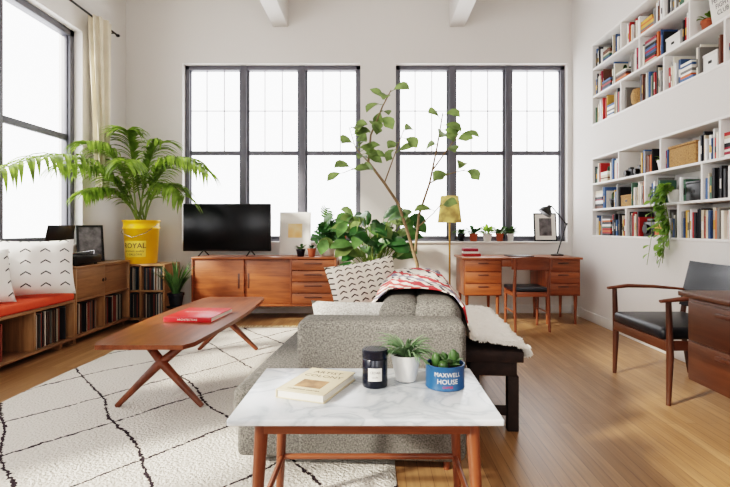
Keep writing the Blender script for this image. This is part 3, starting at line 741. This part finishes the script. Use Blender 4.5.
b.text("ROYAL",.085,INK,None,wrap=cylwrap((c[0],c[1],c[2]+.21),.193)); b.text("premium quality",.034,INK,None,wrap=cylwrap((c[0],c[1],c[2]+.15),.19)); b.text("5 GALLONS",.034,INK,None,wrap=cylwrap((c[0],c[1],c[2]+.11),.188))
cl=lambda v: V((max(v.x,XL+.02),min(v.y,YB-.02),v.z))
def frond(b,p0,p1,p2,LL,m,n=32,w=.04):
    p0,p1,p2=V(p0),V(p1),V(p2); q=lambda t:(1-t)**2*p0+2*t*(1-t)*p1+t*t*p2
    b.tube([cl(q(i/12)) for i in range(13)],[.012-.0085*i/12 for i in range(13)],STEM,6)
    for i in range(n):
        t=.24+.76*i/(n-1); tan=(q(min(1,t+.02))-q(t-.02)).normalized(); sd=tan.cross(V((0,0,1)))
        if sd.length<.2: sd=V((.7,-.7,0))
        sd.normalize(); l=LL*(.5+.5*math.sin(math.pi*min(1,(t-.2)*1.0)))
        for sg in (-1,1):
            d=sd*sg*.8+tan*.85+V((rnd(.12),rnd(.12),.12+rnd(.15)))
            b.leaf(q(t),d,V((0,0,1)),l*random.uniform(.85,1.1),w,m,(.4,.9,1,.75,.4,0),1.8,.2,clamp=cl)
P0=(-2.79,5.82,1.14)
for p1,p2,LL in [((-2.95,5.2,2.2),(-3.0,3.85,1.55),.42),((-3.0,5.5,1.9),(-3.05,4.75,1.7),.36),((-2.9,5.7,2.2),(-2.8,5.5,2.2),.36),((-2.95,5.6,2.1),(-3.02,5.1,2.0),.36),
                 ((-2.6,5.7,2.25),(-1.92,5.5,1.75),.42),((-2.5,5.6,1.85),(-2.1,5.35,1.45),.36),((-2.7,5.8,2.1),(-2.5,5.7,2.1),.36),((-2.7,5.4,2.0),(-2.55,4.95,1.75),.34),((-2.55,5.8,2.0),(-2.15,5.7,1.9),.36),((-2.95,5.5,1.7),(-3.0,5.0,1.45),.3)]:
    frond(b,V(P0)+V((rnd(.05),rnd(.05),0)),p1,p2,LL,L_PALM)
b.done('potted_palm',angle=80)
b=B(); c=(-2.24,5.48,.22)
for k in range(3):
    an=k*2.094+.5; b.tube([(c[0]+.08*math.cos(an),c[1]+.08*math.sin(an),.21),(c[0]+.12*math.cos(an),c[1]+.12*math.sin(an),0)],.009,DARKM,8)
b.lathe([(.1,0),(.1,.012),(0,.012)],(c[0],c[1],.21),DARKM,20)
pot(b,(c[0],c[1],.222),.085,.15,BLKC)
for k in range(60):
    an=random.random()*6.283; b.leaf((c[0]+.03*math.cos(an),c[1]+.03*math.sin(an),.36),(math.cos(an)*.5,math.sin(an)*.3,random.uniform(1.0,2.4)),(math.cos(an),math.sin(an),.1),random.uniform(.22,.42),.024,L_MID,BLADE,1.3)
b.done('potted_fern')

# ------------------------------------------------------------ credenza
b=B(); x0,x1,y0,y1=-2.18,-.46,5.78,6.24; z0,z1=.17,.755
b.box(x0,x1,y0-.01,y1,z1-.025,z1,TEAKX,.004); b.box(x0,x1,y0,y1,z0,z0+.022,TEAKX,.003)
for x in (x0,x1-.022): b.box(x,x+.022,y0,y1,z0+.022,z1-.025,TEAKZ,.002)
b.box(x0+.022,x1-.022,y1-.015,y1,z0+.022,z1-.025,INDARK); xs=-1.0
b.box(xs-.011,xs+.011,y0+.002,y1-.015,z0+.022,z1-.025,TEAKZ,.002)
xm=(x0+xs)/2
b.box(x0+.024,xm+.03,y0+.012,y0+.03,z0+.024,z1-.027,TEAKX,.002); b.box(xm-.0,xs-.013,y0+.032,y0+.05,z0+.024,z1-.027,TEAKX,.002)
for x in (xm-.03,xm+.08):
    yy=y0+.010 if x<xm else y0+.030
    b.box(x-.012,x+.012,yy,yy+.003,.38,.56,DKZ,.002)
hh=(z1-.027-z0-.024)/4
for k in range(4):
    b.box(xs+.014,x1-.025,y0+.004,y0+.024,z0+.026+hh*k,z0+.018+hh*(k+1),TEAKX,.003); b.box(xs+.16,x1-.17,y0-.008,y0+.005,z0+hh*k+.1,z0+hh*k+.115,DKX,.003)
for x in (x0+.15,x1-.15):
    for y in (y0+.06,y1-.06): b.tube([(x,y,z0),(x,y,0)],[.02,.013],TEAKZ,12)
    b.box(x-.02,x+.02,y0+.05,y1-.05,z0-.03,z0,TEAKY,.003)
b.done('teak_credenza')
b=B(); x0,x1=-2.36,-1.28
b.box(x0,x1,5.98,6.02,.815,1.40,BLACK,.008); b.box(x0+.012,x1-.012,5.977,5.981,.832,1.388,SCREEN,.001); b.box(x0+.25,x1-.25,6.02,6.06,.88,1.2,BLACK,.015)
for x in (-2.11,-1.53): b.tube([(x-.02,5.88,.762),(x,6.0,.83),(x+.02,6.12,.762)],.008,BLACK,8)
b.done('television')
b=B(); M=T(-1.02,6.2,.7555)@R(-6,'X')
b.box(-.20,.20,-.01,.01,0,.55,WHITE,.003,M=M); b.box(-.18,.18,-.0115,-.009,.02,.53,LABEL,M=M); b.box(-.09,.09,-.0128,-.011,.22,.40,ART,M=M)
b.done('framed_art_print')
b=B(); M=T(2.22,6.335,.928)@R(-7,'X')
b.box(-.15,.15,-.01,.01,0,.37,BLACK,.003,M=M); b.box(-.132,.132,-.0115,-.009,.018,.352,LABEL,M=M); b.box(-.08,.08,-.0128,-.011,.07,.3,PHOTO,M=M)
b.done('framed_photograph')
clb=lambda v: V((v.x,min(v.y,YB-.01),v.z))
# monstera
b=B(); c=(-.58,6.0,.7555); pot(b,c,.10,.17,CERAM)
for k in range(18):
    an=random.uniform(-1.9,1.9); el=random.uniform(.7,2.4); d=V((math.cos(an)*.7-.1,math.sin(an)*.2-.25,el)).normalized(); s=V((c[0],c[1],.9))+d*random.uniform(.12,.36)
    b.tube([V((c[0],c[1],.9)),V((c[0],c[1],.95)).lerp(s,.5)+V((0,0,.03)),s],.005,STEM,6)
    ld=V((abs(d.x)*.6+rnd(.45),-.35,.15+rnd(.4)))
    b.monstera(s,ld,V((0,-.85,.6)),random.uniform(.17,.23),random.uniform(.18,.24),random.choice((L_DARK,L_MID)))
b.done('monstera_plant',angle=60)
b=B(); pot(b,(-.90,5.90,.7555),.055,.09,BLKC); bush(b,(-.90,5.90,.835),16,.07,.034,L_MID,stem=.05); b.done('small_potted_plant')
b=B(); pot(b,(-.76,5.85,.7555),.05,.10,TERRA); bush(b,(-.76,5.85,.845),14,.06,.03,L_DARK,stem=.04); b.done('small_potted_plant.001')
# large leafy floor plant
b=B(); c=(-.02,5.66,0); pot(b,c,.2,.42,CERAM)
for k in range(58):
    an=random.uniform(0,6.283); el=random.uniform(1.0,3.4); d=V((math.cos(an),math.sin(an)*.6-.1,el)).normalized(); s=V((c[0],5.66,.37))+d*random.uniform(.42,.92)
    b.tube([V((c[0],5.66,.37)),V((c[0],5.66,.5)).lerp(s,.5)+V((0,0,.04)),s],.005,STEM,6)
    b.leaf(s,V((d.x+rnd(.7),-.35,rnd(.7)+.15)),V((rnd(.2),-.85,.55)),random.uniform(.2,.30),random.uniform(.12,.17),random.choice((L_DARK,L_MID,L_FIG)),droop=.9,clamp=clb)
b.done('potted_rubber_plant',angle=60)
# fig tree
b=B(); c=(.5,5.22,0); pot(b,c,.16,.36,TERRA)
Y=5.22
def brn(pts,r0,r1,leaves=1,start=.3):
    pts=[V(p) for p in pts]; n=len(pts); b.tube(pts,[r0+(r1-r0)*i/(n-1) for i in range(n)],BARK,8)
    for i in range(n-1):
        if (i+1)/n<start: continue
        seg=(pts[i+1]-pts[i]); k=max(1,int(seg.length/.05*leaves))
        for q in range(k):
            p=pts[i].lerp(pts[i+1],(q+.5)/k); an=random.random()*6.283
            d=V((math.cos(an),math.sin(an)*.5-.2,rnd(.6)+.1)); st=p+d.normalized()*.05
            b.tube([p,st],.003,STEM,5)
            b.leaf(st,d,V((rnd(.6),-.8,.6)),random.uniform(.14,.21),random.uniform(.10,.14),L_FIG,(.1,.5,.8,1,.9,.45,0),random.uniform(.4,1.5))
brn([(.5,Y,.3),(.45,Y,.72),(.36,Y,1.02),(.25,Y-.03,1.355),(.10,Y-.05,1.577),(-.07,Y-.05,1.8)],.02,.013,.25,.7)
brn([(-.07,Y-.05,1.8),(-.045,Y-.08,2.08),(.08,Y-.1,2.38),(.17,Y-.1,2.55)],.012,.005,1.1)
brn([(-.07,Y-.05,1.8),(-.2,Y-.1,1.93),(-.27,Y-.15,2.15)],.008,.004,1.6)
brn([(.0,Y-.05,1.72),(-.2,Y-.2,1.72),(-.33,Y-.25,1.66)],.007,.004,1.1,.5)
brn([(.10,Y-.05,1.577),(.2,Y-.15,1.85),(.30,Y-.2,2.12)],.007,.004,.9,.5)
brn([(.43,Y,.85),(.47,Y-.03,1.244),(.58,Y-.05,1.577),(.66,Y-.05,1.965),(.72,Y-.05,2.32)],.016,.006,1.1,.7)
brn([(.60,Y-.05,1.7),(.78,Y-.1,1.95),(.90,Y-.1,2.12)],.009,.004,1.2,.5)
brn([(.58,Y-.05,1.577),(.76,Y-.15,1.66),(.93,Y-.2,1.70)],.008,.004,1.1,.6)
brn([(.45,Y,1.1),(.6,Y-.2,1.25),(.68,Y-.25,1.35)],.007,.004,.9,.5)
b.done('fiddle_leaf_fig_tree',angle=80)
# floor lamp
b=B(); x,y=.84,5.48
b.lathe([(.14,0),(.14,.015),(.03,.025),(0,.025)],(x,y,0),BRASS,28); b.tube([(x,y,.02),(x,y,1.4)],.011,BRASS,10)
b.lathe([(.135,1.16),(.10,1.46)],(x,y,0),SHADE,32)
for k in range(3):
    an=k*2.094; b.tube([(x,y,1.40),(x+.105*math.cos(an),y+.105*math.sin(an),1.40)],.003,BRASS,6)
b.lathe([(0,1.2),(.03,1.24),(.032,1.28),(.015,1.33),(.015,1.36),(0,1.36)],(x,y,0),CERAM,14)
bm=b.bm
for f in [f for f in bm.faces if len(f.verts)==32]: bm.faces.remove(f)
b.done('floor_lamp')

# ------------------------------------------------------------ writing desk + chair
b=B(); x0,x1,y0,y1=.99,2.35,5.5,6.1
b.box(x0,x1,y0,y1,.742,.766,TEAKX,.004)
for a,c_ in ((1.01,1.44),(1.93,2.33)):
    b.box(a,c_,y0+.03,y1-.04,.33,.7415,TEAKZ,.004)
    for k in range(3):
        z=.342+.133*k; b.box(a+.012,c_-.012,y0+.012,y0+.031,z,z+.125,TEAKX,.003); b.box((a+c_)/2-.06,(a+c_)/2+.06,y0+.002,y0+.013,z+.085,z+.1,DKX,.003)
    for x in (a+.04,c_-.04):
        for y in (y0+.07,y1-.08): b.tube([(x,y,.33),(x,y,0)],[.021,.013],TEAKZ,12)
b.box(1.44,1.93,y0+.03,y0+.05,.66,.7415,TEAKX,.003)
b.done('writing_desk')
b=B(); x0,x1=1.46,1.86; ys_=5.13
for x in (x0+.02,x1-.02):
    b.tube([(x,ys_+.0,0),(x,ys_+.04,.42),(x,ys_-.01,.78)],[.013,.019,.013],WALZ,12)
    b.tube([(x,ys_+.40,0),(x,ys_+.38,.43)],[.013,.018],WALZ,12)
    b.box(x-.01,x+.01,ys_+.04,ys_+.38,.37,.41,WALY,.003); b.tube([(x,ys_+.02,.2),(x,ys_+.39,.2)],.008,WALY,8)
b.box(x0+.02,x1-.02,ys_+.03,ys_+.05,.37,.42,WALX,.003); b.box(x0+.02,x1-.02,ys_+.37,ys_+.39,.37,.41,WALX,.003)
b.box(x0+.005,x1-.005,ys_+.03,ys_+.43,.42,.465,LEATHER,.016,3)
pts=[];fs=[];n=12
for k in range(n+1):
    u=-1+2*k/n; x=(x0+x1)/2+u*.215; y=ys_-.015-.05*(1-u*u)+.03
    for dz,dy in ((.66,0),(.80-.015*u*u,-.015)): 
        pts.append((x,y+dy,dz)); pts.append((x,y+dy+.016,dz))
    if k:
        a=4*(k-1); c_=4*k
        fs+=[(a,c_,c_+2,a+2),(a+1,a+3,c_+3,c_+1),(a+2,c_+2,c_+3,a+3),(a,a+1,c_+1,c_)]
fs+=[(0,2,3,1),(4*n,4*n+1,4*n+3,4*n+2)]
b.raw(pts,fs,WALX); b.done('desk_chair')
b=B(); x,y,z=2.2,5.88,.7665
b.lathe([(.075,0),(.075,.015),(.02,.025),(0,.025)],(x,y,z),BLACK,24)
b.tube([(x,y,z+.02),(x+.11,y,z+.38)],.008,BLACK,8); b.tube([(x+.11,y,z+.38),(x-.08,y-.02,z+.60)],.008,BLACK,8)
b.lathe([(.014,0),(.014,.03)],(x+.11,y,z+.365),BLACK,10)
b.lathe([(.085,-.09),(.07,-.04),(.03,.0),(.02,.03),(0,.03)],(0,0,0),BLACK,24,M=T(x-.11,y-.02,z+.58)@R(35,'Y'))
b.done('desk_lamp')
k=0
for x,m,pm,r,hh_ in ((1.12,BLKC,L_MID,.05,.08),(1.28,TERRA,L_DARK,.055,.12),(1.46,CERAM,L_YG,.06,.13),(1.62,TERRA,L_MID,.05,.1),(1.76,CERAM,L_MID,.045,.09),(-.42,TERRA,L_DARK,.05,.09)):
    b=B(); pot(b,(x,YB+.025,.9275),r,.1,m); bush(b,(x,YB+.025,1.01),28,hh_,.05,pm,stem=.08,clamp=lambda v:V((v.x,min(v.y,YB+.08),v.z))); b.done('windowsill_plant'+('' if k==0 else '.%03d'%k)); k+=1
b=B(); zz=.7665
for w,h,m in ((.2,.03,BOOKM[2]),(.18,.025,BOOKM[0]),(.17,.035,BOOKM[13])):
    b.box(1.05,1.05+w,5.75,5.9,zz,zz+h,m,.002); zz+=h+.0005
b.done('book_stack')
b=B(); b.box(1.55,1.85,5.65,5.85,.7665,.778,BLACK,.003); b.done('notebook')

# ------------------------------------------------------------ leather armchair (faces -X)
b=B(); xf,xb=1.82,2.36; ya,yb=3.0,3.72
for y in (ya+.02,yb-.02):
    b.tube([(xf,y,0),(xf+.01,y,.3),(xf,y,.64)],[.014,.022,.017],DKZ,12)
    b.tube([(xb+.03,y,0),(xb-.03,y,.38),(xb+.0,y,.62),(xb+.07,y,.80)],[.014,.02,.018,.014],DKZ,12)
    sg=1 if y>3.3 else -1
    b.tube([(xf-.05,y,.645),(xf+.1,y+sg*.005,.662),(xf+.3,y+sg*.012,.655),(xb+.01,y,.635)],[.02,.029,.025,.018],WALX,12,flat=.5)
    b.box(xf,xb-.02,y-.012,y+.012,.34,.40,DKX,.004)
b.box(xf-.01,xf+.014,ya+.02,yb-.02,.33,.395,DKY,.004); b.box(xb-.05,xb-.025,ya+.02,yb-.02,.33,.39,DKY,.004)
b.box(xf-.025,xb-.03,ya+.045,yb-.045,.395,.475,LEATHER,.032,4)
t=bmesh.new(); bmesh.ops.create_cube(t,size=1); bmesh.ops.subdivide_edges(t,edges=t.edges[:],cuts=6,use_grid_fill=True)
for v in t.verts:
    x,y,z=v.co*2
    ed=(1-abs(y)**6)*(1-abs(z)**6)
    v.co=V((x*.032*(.35+.65*ed)+.05*(1-y*y)-.02,y*.34,z*.17))
b.xfer(t,LEATHER,T(xb+.02,(ya+yb)/2,.68)@R(14,'Y'))
b.done('leather_armchair')
b=B(); b.box(1.64,2.42,1.3,2.64,.735,.762,DKY,.005)
b.box(1.66,2.36,1.95,2.58,.30,.73,DKY,.004)
for k in range(2):
    z=.315+.205*k; b.box(1.645,1.661,1.97,2.56,z,z+.195,DKY,.003); b.box(1.63,1.646,2.2,2.34,z+.15,z+.17,DKX,.003)
b.box(1.68,2.38,1.4,1.95,.66,.7345,DKX,.003)
for x in (1.72,2.32):
    for y in (1.4,2.1): b.tube([(x,y,.66 if y<1.9 else .3),(x,y,0)],[.024,.015],DKZ,12)
b.done('walnut_desk')

# ------------------------------------------------------------ light, world, camera
w=bpy.data.worlds.new('World'); bpy.context.scene.world=w; w.use_nodes=True
nt=w.node_tree; bg=nt.nodes['Background']; bg.inputs[0].default_value=(.985,.985,1,1); bg.inputs[1].default_value=5.2
sun=bpy.data.lights.new('sun','SUN'); sun.energy=9; sun.angle=math.radians(5); sun.color=(1,.93,.82)
so=bpy.data.objects.new('sun',sun); bpy.context.scene.collection.objects.link(so)
so.rotation_euler=V((.75,.45,-.42)).to_track_quat('-Z','Y').to_euler()
def portal(name,loc,rot,sx,sy):
    l=bpy.data.lights.new(name,'AREA'); l.shape='RECTANGLE'; l.size=sx; l.size_y=sy; l.cycles.is_portal=True
    o=bpy.data.objects.new(name,l); bpy.context.scene.collection.objects.link(o); o.location=loc; o.rotation_euler=rot
hz=(WZ0+WZ1)/2; hh=WZ1-WZ0
portal('portal_back_left',((LW[0]+LW[1])/2,YB+.24,hz),(math.radians(-90),0,0),LW[1]-LW[0],hh)
portal('portal_back_right',((RW[0]+RW[1])/2,YB+.24,hz),(math.radians(-90),0,0),RW[1]-RW[0],hh)
portal('portal_left',(XL-.24,(LO[1][0]+LO[1][1])/2,hz),(0,math.radians(-90),0),hh,LO[1][1]-LO[1][0])
portal('portal_left_near',(XL-.24,(LO[0][0]+LO[0][1])/2,hz),(0,math.radians(-90),0),hh,LO[0][1]-LO[0][0])
portal('portal_rear_left',(-1.4,YN-.24,1.95),(math.radians(90),0,0),1.6,2.1)
portal('portal_rear_right',(1.3,YN-.24,1.95),(math.radians(90),0,0),1.4,2.1)
cam=bpy.data.cameras.new('camera'); co=bpy.data.objects.new('camera',cam); bpy.context.scene.collection.objects.link(co)
co.location=(0,0,1.1); co.rotation_euler=(math.radians(90),0,0)
cam.sensor_width=36; cam.lens=36*487/730; cam.shift_x=-10/730; cam.shift_y=-15.5/730; cam.clip_start=.05
bpy.context.scene.camera=co
sc=bpy.context.scene; sc.view_settings.view_transform='Filmic'; sc.view_settings.look='High Contrast'; sc.view_settings.exposure=0
